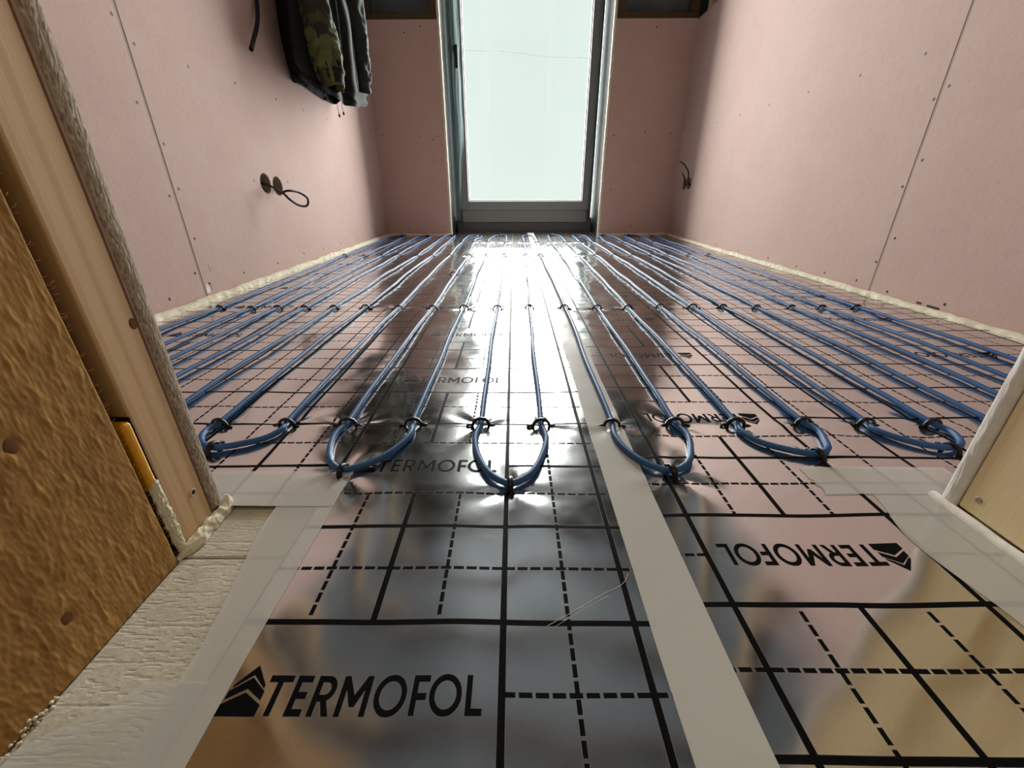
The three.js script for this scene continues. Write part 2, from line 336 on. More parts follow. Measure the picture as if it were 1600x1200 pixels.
function screws(panel, list, toSide) {                  // list of [y, D]; toSide +1: face looks to +X, -1: to -X, 0: looks to the camera (then [X, y])
  for (const [a, b] of list) {
    const s = part('screw', screwGeo, M.screw, panel);
    if (toSide) { s.position.set(toSide > 0 ? XL : XR, a, -b); s.rotation.z = -toSide * Math.PI / 2; } else { s.position.set(a, b, -DF); s.rotation.x = Math.PI / 2; }
    s.rotation.y = 0;
  }
}
const T = 0.0125;
function withHoles(g, list, r) {                        // round openings for the wall boxes, [X, y, D]
  const ev = new Evaluator(); ev.useGroups = false; ev.attributes = ['position', 'normal', 'uv'];
  let a = new Brush(g);
  for (const [X, y, D] of list) { const b = new Brush(new THREE.CylinderGeometry(r, r, 0.06, 40).rotateZ(Math.PI / 2).translate(X, y, -D)); b.updateMatrixWorld(); a.updateMatrixWorld(); a = ev.evaluate(a, b, SUBTRACTION); }
  return boxUV(a.geometry);
}
const BOXES_L = [[XL, 0.322, 1.691], [XL, 0.314, 1.774]], BOXES_R = [[XR, 0.33, 2.985], [XR, 0.33, 2.912]];
{
  const w = structure('wall_left', 'left wall of pink plasterboard panels below bare studs', 'wall');
  const near = part('plasterboard_panel', box(XL - T, XL, 0.012, BOARD, DN - 0.02, 1.2185, 0.0018), M.pink, w);
  const far = part('plasterboard_panel', withHoles(box(XL - T, XL, 0.012, BOARD, 1.2265, DF + T, 0.0018), BOXES_L, 0.034), M.pink, w);
  part('joint_filler', box(XL - T, XL - 0.0012, 0.012, BOARD, 1.218, 1.227), M.filler, w);
  part('membrane', box(XL - 0.2, XL - 0.06, -0.03, CEIL, 0.1, 3.48), M.membrane, w);
  for (const d of [0.40, 0.62, 1.20, 1.84, 2.40, 2.94]) part('stud', box(XL - 0.06, XL - T - 0.0002, 0, CEIL, d, d + 0.045, 0.002), M.stud, w);
  screws(near, [[0.663, 1.206], [0.493, 1.196], [0.287, 1.204], [0.086, 1.207], [0.040, 1.088], [0.045, 0.86], [0.614, 0.98], [0.614, 0.72]], 1);
  screws(far, [[0.619, 1.247], [0.41, 1.242], [0.304, 1.245], [0.175, 1.247], [0.048, 1.25], [0.048, 1.426], [0.045, 1.647], [0.051, 1.872], [0.045, 2.07], [0.046, 2.3], [0.046, 2.55], [0.614, 1.427], [0.617, 1.644], [0.615, 1.901], [0.614, 2.131], [0.614, 2.38], [0.83, 2.13], [0.85, 1.25], [0.33, 1.62], [0.33, 1.86]], 1);
}
{
  const w = structure('wall_right', 'right wall of pink plasterboard panels below bare studs', 'wall');
  const near = part('plasterboard_panel', box(XR, XR + T, 0.006, BOARD, DN - 0.02, 1.2935, 0.0018), M.pink, w);
  const far = part('plasterboard_panel', withHoles(box(XR, XR + T, 0.006, BOARD, 1.301, DF + T, 0.0018), BOXES_R, 0.034), M.pink, w);
  part('joint_filler', box(XR + 0.0012, XR + T, 0.006, BOARD, 1.293, 1.3015), M.filler, w);
  part('membrane', box(XR + 0.06, XR + 0.2, -0.03, CEIL, 0.1, 3.48), M.membrane, w);
  for (const d of [0.40, 0.70, 1.275, 1.85, 2.43, 3.04]) part('stud', box(XR + T + 0.0002, XR + 0.06, 0, CEIL, d, d + 0.045, 0.002), M.stud, w);
  screws(near, [[0.535, 1.28], [0.369, 1.279], [0.169, 1.275], [0.023, 1.234], [0.03, 1.056], [0.626, 1.05], [0.03, 0.84]], -1);
  screws(far, [[0.627, 1.39], [0.512, 1.312], [0.304, 1.312], [0.097, 1.31], [0.032, 1.36], [0.029, 1.511], [0.025, 1.671], [0.027, 1.872], [0.023, 2.132], [0.025, 2.382], [0.025, 2.66], [0.626, 1.621], [0.627, 1.879], [0.627, 2.142], [0.625, 2.399], [0.625, 2.65], [0.625, 2.9]], -1);
}
{
  const w = structure('wall_back', 'back wall of pink plasterboard on both sides of the glazed door', 'wall');
  const l = part('plasterboard_panel', box(XL - T, OX0 - 0.012, 0.008, BOARD, DF, DF + T, 0.0018), M.pink, w);
  const r = part('plasterboard_panel', box(OX1 + 0.012, XR + T, 0.008, BOARD, DF, DF + T, 0.0018), M.pink, w);
  screws(l, [[-0.62, 0.62], [-0.53, 0.6], [-0.50, 0.62], [-0.86, 0.63], [-0.66, 1.16], [-0.56, 1.19], [-0.5, 0.06], [-0.75, 0.05]], 0);
  screws(r, [[0.66, 0.62], [0.86, 0.64], [1.03, 0.63], [0.86, 1.18], [0.84, 0.06], [0.67, 0.3]], 0);
  for (const [a, b] of [[XL - 0.2, OX0 - 0.012], [OX1 + 0.012, XR + 0.2]]) part('membrane', box(a, b, -0.03, CEIL, DF + 0.065, DF + 0.31), M.membrane, w);
  part('membrane', box(OX0 - 0.012, OX1 + 0.012, OTOP, CEIL, DF + 0.02, DF + 0.31), M.membrane, w);
  part('rail', box(XL, OX0 - 0.012, BOARD + 0.001, BOARD + 0.03, DF + 0.004, DF + 0.06, 0.002), M.oldStud, w);
  part('rail', box(OX1 + 0.012, XR, BOARD + 0.001, BOARD + 0.03, DF + 0.004, DF + 0.06, 0.002), M.oldStud, w);
  for (const x of [XL, OX0 - 0.062, OX1 + 0.012, XR - 0.05]) part('stud', box(x, x + 0.05, BOARD + 0.031, CEIL, DF + 0.004, DF + 0.06, 0.002), M.oldStud, w);
  part('sill_board', box(OX0 - 0.012, OX1 + 0.012, -0.2, -0.001, DF + 0.02, DF + 0.31), M.epsPlain, w);
}
{ // partition with the door opening that the camera looks through
  const l = structure('wall_front_left', 'stud partition left of the doorway', 'wall'), r = structure('wall_front_right', 'stud partition right of the doorway', 'wall'), h = structure('wall_front_top', 'stud partition over the doorway', 'wall');
  part('plasterboard_panel', box(XL, JL - 0.0016, 0.01, BOARD, 0.3229, 0.3352, 0.001), M.pink, l);
  part('membrane', box(XL, JL - 0.11, BOARD + 0.001, CEIL, DN - T - 0.04, DN - T), M.membrane, l);
  part('framing', box(-1.6, JL - 0.13, 0, CEIL, 0.1, DN - T - 0.041), M.membrane, l);
  part('plasterboard_panel', box(JR + 0.003, XR, 0.01, BOARD, 0.3312, 0.345, 0.001), M.pink, r);
  part('membrane', box(JR + 0.06, XR, BOARD, CEIL, DN - T - 0.04, DN - T), M.membrane, r);
  part('framing', box(JR + 0.09, 1.6, 0, CEIL, 0.1, DN - T - 0.041), M.membrane, r);
  part('header', box(JL - 0.13, JR + 0.09, 2.065, CEIL, 0.1, DN - T), M.stud, h);
}
for (const [n, l, g] of [['wall_hall_left', 'plain wall left of the hall behind the camera', box(-1.6, -1.45, 0, CEIL, -2.1, 0.1)], ['wall_hall_right', 'plain wall right of the hall behind the camera', box(1.45, 1.6, 0, CEIL, -2.1, 0.1)], ['wall_hall_back', 'plain end wall of the hall behind the camera', box(-1.45, 1.45, 0, CEIL, -2.1, -1.95)]]) structure(n, l, 'wall', g, M.plaster);
{
  const l = thing('ceiling_lamp', 'square warm ceiling lamp of the hall behind the camera', 'lamp', V(HALL.x, HALL.y, HALL.d));
  const s = HALL.s / 2;
  part('housing', new RoundedBoxGeometry(HALL.s + 0.03, 0.04, HALL.s + 0.03, 2, 0.008).translate(0, 0.02, 0), M.plaster, l);
  part('diffuser', new THREE.BoxGeometry(HALL.s, 0.02, HALL.s).translate(0, -0.01, 0), M.lampFace, l);
}

// ---------------------------------------------------------------- glazed balcony door
{
  const w = structure('window_1', 'tall grey framed balcony door with bright whitened glass', 'window');
  const d = 3.42, fx0 = OX0 + 0.025, fx1 = OX1 - 0.02;
  // outer frame
  part('frame_post', box(fx0, fx0 + 0.055, 0.075, OTOP, d - 0.01, d + 0.06, 0.004), M.frameDark, w);
  part('frame_post', box(fx1 - 0.055, fx1, 0.075, OTOP, d - 0.01, d + 0.06, 0.004), M.frameDark, w);
  part('frame_head', box(fx0, fx1, OTOP - 0.05, OTOP, d - 0.01, d + 0.06, 0.004), M.frameDark, w);
  part('threshold', box(fx0 - 0.012, fx1 + 0.012, 0.0, 0.072, d - 0.004, d + 0.06, 0.004), M.frameDark, w);
  part('frame_sill', box(fx0 + 0.03, fx1 - 0.03, 0.073, 0.158, d - 0.022, d + 0.06, 0.004), M.frame, w);
  // sash
  const sash = part('sash', mergeGeometries([
    box(GLASS.x0 - 0.062, GLASS.x0, 0.16, GLASS.y1 + 0.06, d - 0.035, d + 0.04, 0.005), box(GLASS.x1, GLASS.x1 + 0.062, 0.16, GLASS.y1 + 0.06, d - 0.035, d + 0.04, 0.005),
    box(GLASS.x0 - 0.002, GLASS.x1 + 0.002, 0.16, GLASS.y0, d - 0.035, d + 0.04, 0.005), box(GLASS.x0 - 0.002, GLASS.x1 + 0.002, GLASS.y1, GLASS.y1 + 0.06, d - 0.035, d + 0.04, 0.005)]), M.frame, w);
  part('glass_bead', mergeGeometries([box(GLASS.x0, GLASS.x0 + 0.006, GLASS.y0, GLASS.y1, d - 0.01, d + 0.02), box(GLASS.x1 - 0.006, GLASS.x1, GLASS.y0, GLASS.y1, d - 0.01, d + 0.02), box(GLASS.x0, GLASS.x1, GLASS.y0, GLASS.y0 + 0.006, d - 0.01, d + 0.02)]), M.frame, sash);
  part('pane', new THREE.PlaneGeometry(GLASS.x1 - GLASS.x0, GLASS.y1 - GLASS.y0).translate((GLASS.x0 + GLASS.x1) / 2, (GLASS.y0 + GLASS.y1) / 2, -(d + 0.012)), M.pane, sash);
  const h = part('handle', new RoundedBoxGeometry(0.022, 0.125, 0.018, 3, 0.006).translate(-0.371, 1.08, -(d - 0.085)), M.handle, w);
  part('handle_neck', new RoundedBoxGeometry(0.03, 0.03, 0.05, 2, 0.006).translate(-0.371, 1.125, -(d - 0.058)), M.handle, h);
  // sealing foam along the reveals
  for (const s of [-1, 1]) {
    const x = s < 0 ? OX0 - 0.006 : OX1 + 0.006, gg = gridSurface(10, 260, (a, b) => {
      const y = 0.002 + b * OTOP, t = a * Math.PI, n = 0.0025 * gnoise(y * 14, s * 7 + a) + 0.0016 * gnoise(y * 45, a * 2 + s * 3);
      return V(x - s * ((0.010 + n) * Math.cos(t)), y, DF + 0.01 - (0.012 + n) * Math.sin(t));
    }, (a, b) => [a * 0.03, b * 2]);
    part('foam_seam', gg, M.foam, w);
    part('reveal', box(s < 0 ? OX0 - 0.012 : OX1 - 0.001, s < 0 ? OX0 + 0.001 : OX1 + 0.012, 0, OTOP, DF + 0.012, d + 0.07), M.sealTape, w);
  }
  const o = structure('wall_outer', 'outer masonry of the facade around the balcony door', 'wall');
  for (const [x0, x1, y0, y1] of [[XL - 0.2, -0.425, -0.2, CEIL], [0.60, XR + 0.2, -0.2, CEIL], [-0.425, 0.60, -0.2, 0.1], [-0.425, 0.60, 2.2, CEIL]]) part('masonry', box(x0, x1, y0, y1, d + 0.065, 3.79), M.frameDark, o);
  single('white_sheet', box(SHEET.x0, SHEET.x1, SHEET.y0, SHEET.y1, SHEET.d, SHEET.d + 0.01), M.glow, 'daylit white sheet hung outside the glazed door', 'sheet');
  single('line', tube([V(-0.42, 1.213, 3.745), V(0.0, 1.197, 3.745), V(0.225, 1.172, 3.745), V(0.598, 1.163, 3.745)], 0.0014, 40, 6), M.wire, 'thin dark line crossing in front of the white sheet outside', 'line');
}
{ // loose protective film hanging over the frame
  const mk = (x0, x1, y0, y1, d, sd, label, mat) => single('protective_film', gridSurface(26, 90, (a, b) => {
    const y = y0 + b * (y1 - y0), c = smooth(0, 0.35, b);
    return V(x0 + a * (x1 - x0) * (0.5 + 0.5 * c) + 0.008 * gnoise(y * 4 + sd, a * 2), y, d - 0.014 * gnoise(a * 5 + sd, y * 2.2) - 0.006 * gnoise(a * 12, y * 5 + sd));
  }), mat, label, 'film');
  mk(-0.436, -0.35, 0.09, 1.95, 3.352, 3, 'loose clear protective film hanging over the handle side of the door frame', M.filmPale);
  mk(0.545, 0.60, 0.10, 1.95, 3.36, 11, 'wrinkled protective film along the hinge side of the door frame', M.film);
}

// ---------------------------------------------------------------- foil sheets, tape
single('reflective_foil', mergeGeometries([foilGrid(-0.905, 0.125, 0.336, 3.165, 0.0055, uvLeft), foilGrid(OX0 + 0.004, 0.125, 3.165, 3.41, 0.0055, uvLeft), foilGrid(-0.204, 0.125, -0.2, 0.336, 0.004, uvLeft)]), M.foil, 'silver reflective foil sheet with upright black TERMOFOL print, left of the middle tape', 'foil');
single('reflective_foil', mergeGeometries([foilGrid(0.125, 1.10, 0.336, 3.165, 0.0055, uvRight), foilGrid(0.125, OX1 - 0.004, 3.165, 3.41, 0.0055, uvRight), foilGrid(0.125, 0.436, -0.2, 0.336, 0.004, uvRight)]), M.foil, 'silver reflective foil sheet with upside-down TERMOFOL print, right of the middle tape', 'foil');
{ // bright scratch in the film of the left sheet
  const sheet = scene.getObjectByName('reflective_foil'), at = (X, D) => V(X, foilHeight(X, D) + 0.0003, D);
  M.scratch = new THREE.MeshStandardMaterial({ color: 0xb0aea8, roughness: 0.5 });
  part('scratch', tube([at(0.025, 0.205), at(0.05, 0.219), at(0.072, 0.232), at(0.09, 0.242), at(0.097, 0.252)], 0.00022, 40, 5), M.scratch, sheet);
  part('scratch', tube([at(0.03, 0.204), at(0.055, 0.219), at(0.076, 0.231)], 0.00014, 24, 5), M.scratch, sheet);
}
const uvT = (X, D) => [X, D];
single('joint_tape', foilGrid(0.102, 0.149, -0.2, 3.35, 0.006, uvT, 0.0005, (a, D, X) => X + 0.0012 * gnoise(D * 7, a > 0.5 ? 3 : 9)), M.tape, 'long white tape strip joining the two foil sheets down the middle', 'tape');
single('edge_tape', foilGrid(-0.245, -0.186, -0.2, 0.362, 0.005, uvT, 0.0005, (a, D, X) => X + 0.002 * a * 0 + (1 - a) * 0.022 * smooth(0.33, 0.17, D) + 0.001 * gnoise(D * 14, a * 3)), M.tapeEdge, 'white tape strip along the left foil edge in the doorway', 'tape');
single('edge_tape', foilGrid(-0.296, -0.2, -0.2, 0.165, 0.005, uvT, 0.0009, (a, D, X) => X + (1 - a) * 0.05 * smooth(0.12, 0.165, D)), M.tapeThin, 'thin clear tape lapped over the insulation at the bottom left', 'tape');
single('edge_tape', foilGrid(-0.352, -0.186, 0.334, 0.393, 0.005, uvT, 0.001, (a, D, X) => X + (a - 0.5) * 0 + 0.055 * a * 0), M.tapeEdge, 'white tape across the threshold at the foot of the left jamb', 'tape');
single('edge_tape', foilGrid(0.332, 0.50, 0.351, 0.399, 0.004, uvT, 0.0012, (a, D, X) => X + (1 - a) * (0.006 * gnoise(D * 90, 4) + 0.004 * gnoise(D * 300, 8))), M.tapeEdge, 'torn white tape at the foot of the right jamb', 'tape');
single('edge_tape', foilGrid(0.37, 0.443, -0.2, 0.352, 0.005, uvT, 0.0007, (a, D, X) => X + (1 - a) * (0.014 * smooth(0.29, 0.35, D) - 0.004 + 0.012 * smooth(0.28, 0.2, D))), M.tapeEdge, 'wide white tape along the right foil edge in the doorway', 'tape');

// ---------------------------------------------------------------- heating cable: one line laid back and forth
const CR = 0.0040;
{
  const pts = [], add = (X, D, up = 0) => pts.push(V(X, Math.max(foilHeight(X, D), 0.001) + CR + 0.0006 + up, D));
  const n = 21, runPts = (k) => {                       // from the door to the window
    const f = RUN_X.front[k], m = RUN_X.mid[k], q = RUN_X.far[k], l = RUN_X.last[k] ?? q, out = [];
    const key = [[0.499, f ?? m - 0.004], [1.12, m], [2.108, q], [2.66, l]];
    for (let s = 0; s < 3; s++) {
      const [d0, x0] = key[s], [d1, x1] = key[s + 1], N = s === 0 ? 9 : s === 1 ? 12 : 6;
      for (let i = 0; i < N; i++) { const t = i / N, D = d0 + (d1 - d0) * t; out.push([x0 + (x1 - x0) * t + 0.007 * Math.sin(Math.PI * t) * gnoise(D * 3.3 + k * 5.1, k * 1.7), D, 0.004 * Math.pow(Math.sin(Math.PI * t), 2) * (0.4 + Math.abs(gnoise(k * 2.3, D * 2) * 1.6))]); }
    }
    out.push([l, 2.66, 0], [l, 2.8, 0.002], [q, 2.93, 0.001]);
    return out;
  };
  for (let k = n - 1; k >= 0; k--) {                      // odd runs towards the door, even runs away from it... the last one ends under the left wall
    const away = k % 2 === 0; const r = runPts(k);
    const bend = BENDS.find((b) => b[0] === k || b[1] === k);
    if (k === n - 1) { r.push([RUN_X.far[k], 3.06, 0]); }
    const seq = k % 2 === 0 ? r.slice().reverse() : r;   // even runs come to the door, odd runs leave it
    seq.forEach(([X, D, up]) => add(X, D, up));
    if (k % 2 === 0 && k > 0) {                           // turn by the door: runs k and k-1
      const b = BENDS.find((q) => q[1] === k), x1 = RUN_X.front[k] ?? RUN_X.mid[k] - 0.004, x0 = RUN_X.front[k - 1] ?? RUN_X.mid[k - 1] - 0.004;
      const ax = b ? b[2] : (x0 + x1) / 2, ad = b ? b[3] : 0.42, dd = 0.499 - ad;
      add(x1 + 0.004, 0.499 - dd * 0.3); add(x1 - (x1 - ax) * 0.10, 0.499 - dd * 0.6); add(ax + (x1 - ax) * 0.5, ad + dd * 0.1, 0.001); add(ax, ad, 0.001); add(ax - (ax - x0) * 0.5, ad + dd * 0.1, 0.001); add(x0 + (ax - x0) * 0.06, 0.499 - dd * 0.6); add(x0 - 0.004, 0.499 - dd * 0.3);
    } else if (k % 2 === 1) {                             // turn by the window: runs k and k-1
      const x1 = RUN_X.far[k], x0 = RUN_X.far[k - 1], c = (x0 + x1) / 2, h = (x1 - x0) / 2;
      add(x1, 3.0); add(c + h * 0.7, 3.06); add(c, 3.085, 0.001); add(c - h * 0.7, 3.06); add(x0, 3.0);
    } else add(RUN_X.mid[0] - 0.01, 0.40);
  }
  const curve = new THREE.CatmullRomCurve3(pts, false, 'centripetal');
  single('heating_cable', new THREE.TubeGeometry(curve, 5200, CR, 10), M.cable, 'blue heating cable laid in long parallel loops over the foil', 'cable');
}
// ---------------------------------------------------------------- black plastic staples over the cable
{
  const R = 0.0108, Hh = 0.0102;
  const arch = []; for (let i = 0; i <= 14; i++) { const t = Math.PI * i / 14; arch.push(new THREE.Vector3(R * Math.cos(t), 0.0012 + Hh * Math.sin(t), 0)); }
  arch.unshift(new THREE.Vector3(R, -0.006, 0)); arch.push(new THREE.Vector3(-R, -0.006, 0));
  const a = new THREE.TubeGeometry(new THREE.CatmullRomCurve3(arch, false, 'centripetal'), 40, 0.0021, 8); a.scale(1, 1, 1.7);
  const foot = (s) => new THREE.TubeGeometry(new THREE.CatmullRomCurve3([new THREE.Vector3(s * R, 0.001, 0), new THREE.Vector3(s * (R + 0.004), 0.0022, 0.0006), new THREE.Vector3(s * (R + 0.0085), 0.0008, 0.0014)]), 8, 0.0017, 6);
  const geo = mergeGeometries([a, foot(1), foot(-1)]);
  const rows = { front: 12, mid: 21, far: 21, last: 14, bend: 6, end: 10 };
  const rowText = { front: 'large black staple clip in the nearest cross row, ', mid: 'black staple clip in the second cross row over the cables, ', far: 'small black staple clip in the third cross row, ', last: 'tiny black staple clip in the last cross row, ', bend: 'black staple clip on a cable bend by the doorway, ', end: 'tiny black staple clip along the back wall, ' };
  const at = {};
  for (const c of clips) {
    const i = at[c.row] ?? 0; at[c.row] = i + 1;
    const label = c.row === 'lone' ? 'single black staple clip between the second and third cross rows' : rowText[c.row] + ordinal(i, rows[c.row]);
    const m = single('cable_clip', geo, M.clip, label, 'clip', 'black staple clips over the heating cable', V(c.X, Math.max(foilHeight(c.X, c.D) - 0.0004, 0.0005), c.D));
    m.rotation.y = (c.turn ? Math.PI / 2 : 0) + (rnd() - 0.5) * 0.25;
    m.rotation.z = (rnd() - 0.5) * 0.14;
    const s = 0.94 + 0.14 * rnd(); m.scale.set(s, s, s);
  }
}

// ---------------------------------------------------------------- foam beads at the foot of the walls
function bead(name, f, n, label) {
  const sec = 12;
  single(name, gridSurface(sec, n, (a, b) => {
    const q = f(b), t = Math.PI * (0.02 + 0.96 * a), s = b * q.len;
    const w = q.w * (1 + 0.28 * gnoise(s * 9, 2) + 0.16 * gnoise(s * 38, a * 3)), h = q.h * (1 + 0.3 * gnoise(s * 11, 5) + 0.18 * gnoise(s * 44, a * 3 + 7));
    return q.p.clone().addScaledVector(q.out, w * (0.5 + 0.5 * Math.cos(t)) - 0.001).add(new THREE.Vector3(0, h * Math.sin(t), 0));
  }, (a, b) => [a * 0.04, b * 3]), M.foam, label, 'foam');
}
bead('foam_bead', (b) => ({ p: V(XL - 0.004, 0.0, 0.36 + b * 2.78), out: V(1, 0, 0), w: 0.032, h: 0.0175, len: 2.8 }), 420, 'cream expanding foam bead along the foot of the left wall');
bead('foam_bead', (b) => ({ p: V(XR + 0.004, 0.0, 0.36 + b * 2.78), out: V(-1, 0, 0), w: 0.03, h: 0.014, len: 2.8 }), 420, 'cream expanding foam bead along the foot of the right wall');
bead('foam_bead', (b) => ({ p: V(XL + 0.02 + b * (OX0 - XL - 0.02), 0, DF + 0.002), out: V(0, 0, -1), w: 0.02, h: 0.014, len: 0.45 }), 80, 'short foam bead under the back wall left of the door');
bead('foam_bead', (b) => ({ p: V(OX1 + b * (XR - OX1 - 0.02), 0, DF + 0.002), out: V(0, 0, -1), w: 0.02, h: 0.014, len: 0.45 }), 80, 'short foam bead under the back wall right of the door');

{ // torn paper beside the left joint, open slots over the right bead
  const l = scene.getObjectByName('wall_left'), r = scene.getObjectByName('wall_right');
  const chip = (pts) => new THREE.ExtrudeGeometry(new THREE.Shape(pts.map(([d, y]) => new THREE.Vector2(d, y))), { depth: 0.0006, bevelEnabled: false }).rotateY(Math.PI / 2).translate(XL - 0.0002, 0, 0);
  part('torn_paper', chip([[1.229, 0.024], [1.236, 0.052], [1.243, 0.046], [1.248, 0.03], [1.243, 0.022]]), M.gypsum, l);
  part('torn_paper', chip([[1.250, 0.028], [1.254, 0.05], [1.2575, 0.049], [1.2555, 0.027]]), M.filler, l);
  part('torn_paper', chip([[1.268, 0.082], [1.2685, 0.102], [1.2705, 0.1], [1.2715, 0.084], [1.276, 0.086], [1.2715, 0.08]]), M.filler, l);
  part('slot', box(XR - 0.0008, XR + 0.001, 0.013, 0.0185, 1.065, 1.10), M.screw, r);
  part('slot', box(XR - 0.0008, XR + 0.001, 0.014, 0.0195, 1.118, 1.132), M.screw, r);
}
// ---------------------------------------------------------------- left jamb
{
  // rough-sawn post, face at X = JL + 0.002
  const face = JL + 0.002, d0 = -0.12, d1 = 0.268;
  const bump = (y, D) => {
    const w = 0.8 * gnoise(D * 40, y * 14);
    const ridge = Math.pow(clamp(gnoise(D * 210 + 4 + w, y * 75 - D * 40) * 1.8), 2);
    let h = 0.0003 * gnoise(D * 420 + w, y * 170 + D * 30) + 0.0006 * ridge + 0.0003 * gnoise(D * 120, y * 48) + 0.0008 * gnoise(D * 14, y * 9);
    for (const [ky, kd] of [[0.163, 0.207], [0.042, 0.184]]) { const r = Math.hypot((y - ky) * 0.8, D - kd); h -= 0.0016 * Math.exp(-Math.pow(r / 0.004, 2)); }
    return h;
  };
  const t = thing('rough_timber_post', 'rough-sawn brown timber post filling the left edge of the doorway', 'post', V(face, 0, 0.1));
  const shift = (g) => g.translate(-face, 0, 0.1);
  part('sawn_face', shift(gridSurface(260, 330, (a, b) => { const D = d1 - a * (d1 + 0.02), y = b * 0.62; const e = smooth(0, 0.012, a); return V(face + bump(y, D) * (0.3 + 0.7 * e) - 0.003 * (1 - e) * (1 - e), y + (b === 0 ? 0.001 : 0), D); }, (a, b, p) => [-p.z, p.y])), M.rough, t);
  part('core', shift(box(face - 0.10, face - 0.0035, 0.0, 2.06, d0, d1 - 0.001, 0.003)), M.rough, t);
  part('sawn_face', shift(box(face - 0.004, face, 0.62, 2.06, d0, d1, 0.001)), M.rough, t);
  const hairs = [];
  for (let i = 0; i < 70; i++) {
    const y = 0.01 + rnd() * 0.4, D = d1 - 0.002, l = 0.002 + 0.008 * rnd() * rnd() * rnd(), a = (rnd() - 0.3) * 1.6;
    hairs.push(new THREE.TubeGeometry(new THREE.CatmullRomCurve3([V(face - 0.002, y, D), V(face + 0.0005 * rnd(), y + l * 0.5 * Math.sin(a), D + l * 0.6), V(face + 0.002 * (rnd() - 0.3), y + l * Math.sin(a) + 0.001, D + l)]), 4, 0.00016, 4));
  }
  const hp = part('torn_fibres', shift(mergeGeometries(hairs)), M.rough, t); hp.userData.kind = 'stuff';
  for (const [y, D] of [[0.163, 0.207], [0.042, 0.184]]) part('knot', shift(new THREE.SphereGeometry(0.0042, 14, 10).scale(0.12, 1.3, 1).translate(face - 0.0006, y, -D)), M.knot ?? (M.knot = new THREE.MeshStandardMaterial({ color: 0x6a4220, roughness: 0.9 })), t);
}
{
  const t = thing('timber_stud', 'planed pale timber stud of the left door jamb with a screw hole', 'stud', V(JL - 0.02, 0, 0.306));
  const shift = (g) => g.translate(-(JL - 0.02), 0, 0.306);
  part('post', shift(box(JL - 0.09, JL - 0.001, 0.002, 2.06, 0.2825, 0.3212, 0.0025)), M.stud, t);
  part('screw_hole', shift(new THREE.TorusGeometry(0.003, 0.0009, 8, 18).rotateY(Math.PI / 2).translate(JL - 0.001, 0.044, -0.309)), M.stud, t);
  part('screw', shift(new THREE.CylinderGeometry(0.0028, 0.0028, 0.003, 14).rotateZ(Math.PI / 2).translate(JL - 0.0022, 0.044, -0.309)), M.screw, t);
  part('knot', shift(new THREE.SphereGeometry(0.004, 14, 10).scale(0.18, 1.2, 1).translate(JL - 0.0012, 0.205, -0.317)), M.knot, t);
}
single('plasterboard_edge', gridSurface(16, 700, (a, b) => {
  const y = 0.012 + b * 2.04, D = 0.3226 + 0.004 * Math.min(y, 0.5) + a * (0.0125 + 0.012 * Math.min(y, 0.5)), f = Math.pow(Math.sin(Math.PI * clamp(a)), 0.25);
  return V(JL + 0.0012 - 0.004 * (1 - f) + 0.0003 * gnoise(y * 120, a * 5) + 0.0004 * gnoise(y * 420, a * 14 + 4), y, D + 0.0003 * a * gnoise(y * 60, 3));
}, (a, b, p) => [p.z, p.y]), M.fibre, 'grey fuzzy cut edge of the board beside the left stud', 'board');
{
  const t = thing('spirit_level', 'yellow plastic end wedged between the rough post and the stud', 'tool', V(JL - 0.012, 0.075, 0.277));
  part('body', new RoundedBoxGeometry(0.026, 0.066, 0.0085, 3, 0.0035).translate(0, 0.03, 0), M.yellow, t);
  part('rubber_edge', new RoundedBoxGeometry(0.022, 0.069, 0.0013, 2, 0.0006).translate(0.001, 0.0305, -0.0048), M.clip, t);
}
single('foam_blob', gridSurface(26, 60, (a, b) => {
  const t = a * Math.PI, y = b * 0.083, w = 0.0055 * (0.75 + 0.25 * Math.sin(b * 2.8)) * (b > 0.95 ? (1 - b) * 18 + 0.1 : 1);
  const n = 0.0012 * gnoise(y * 160, a * 6) + 0.001 * gnoise(y * 320, a * 13);
  return V(JL + 0.0005 + (0.0035 + n) * Math.sin(t) - 0.002, y, 0.2775 - (w + n) * Math.cos(t) + 0.0018 * gnoise(y * 120, 3));
}, (a, b) => [a * 0.02, b * 0.09]), M.foam, 'cut cream foam filling the gap between post and stud', 'foam');
single('foam_blob', gridSurface(30, 70, (a, b) => {
  const t = a * Math.PI, D = 0.268 + b * 0.082, k = smooth(0, 0.15, b) * smooth(1, 0.86, b);
  const w = (0.009 + 0.004 * gnoise(D * 60, 2)) * (0.35 + 0.65 * k), h = (0.010 + 0.005 * gnoise(D * 70, 8) + 0.008 * smooth(0.75, 0.95, b)) * (0.3 + 0.7 * k);
  return V(JL - 0.003 + w * (0.5 + 0.5 * Math.cos(t)) * 1.3 + 0.0012 * gnoise(D * 200, a * 6), 0.0002 + h * Math.sin(t) * (1 + 0.25 * gnoise(D * 150, a * 5)), D);
}, (a, b) => [a * 0.03, b * 0.09]), M.foam, 'translucent foam squeezed out under the left stud', 'foam');

{
  const crumbs = [];
  for (let i = 0; i < 110; i++) { const D = 0.10 + 0.058 * Math.pow(rnd(), 1.3), r = 0.0004 + 0.0009 * rnd(); crumbs.push(new THREE.IcosahedronGeometry(r, 1).scale(1, 0.7 + 0.5 * rnd(), 1).translate(JL + 0.002 + 0.0025 * rnd(), 0.0004 + 0.007 * rnd() * rnd(), -D)); }
  const c = single('foam_crumbs', mergeGeometries(crumbs), M.foam, 'pale foam crumbs along the foot of the rough post', 'foam'); c.userData.kind = 'stuff';
}
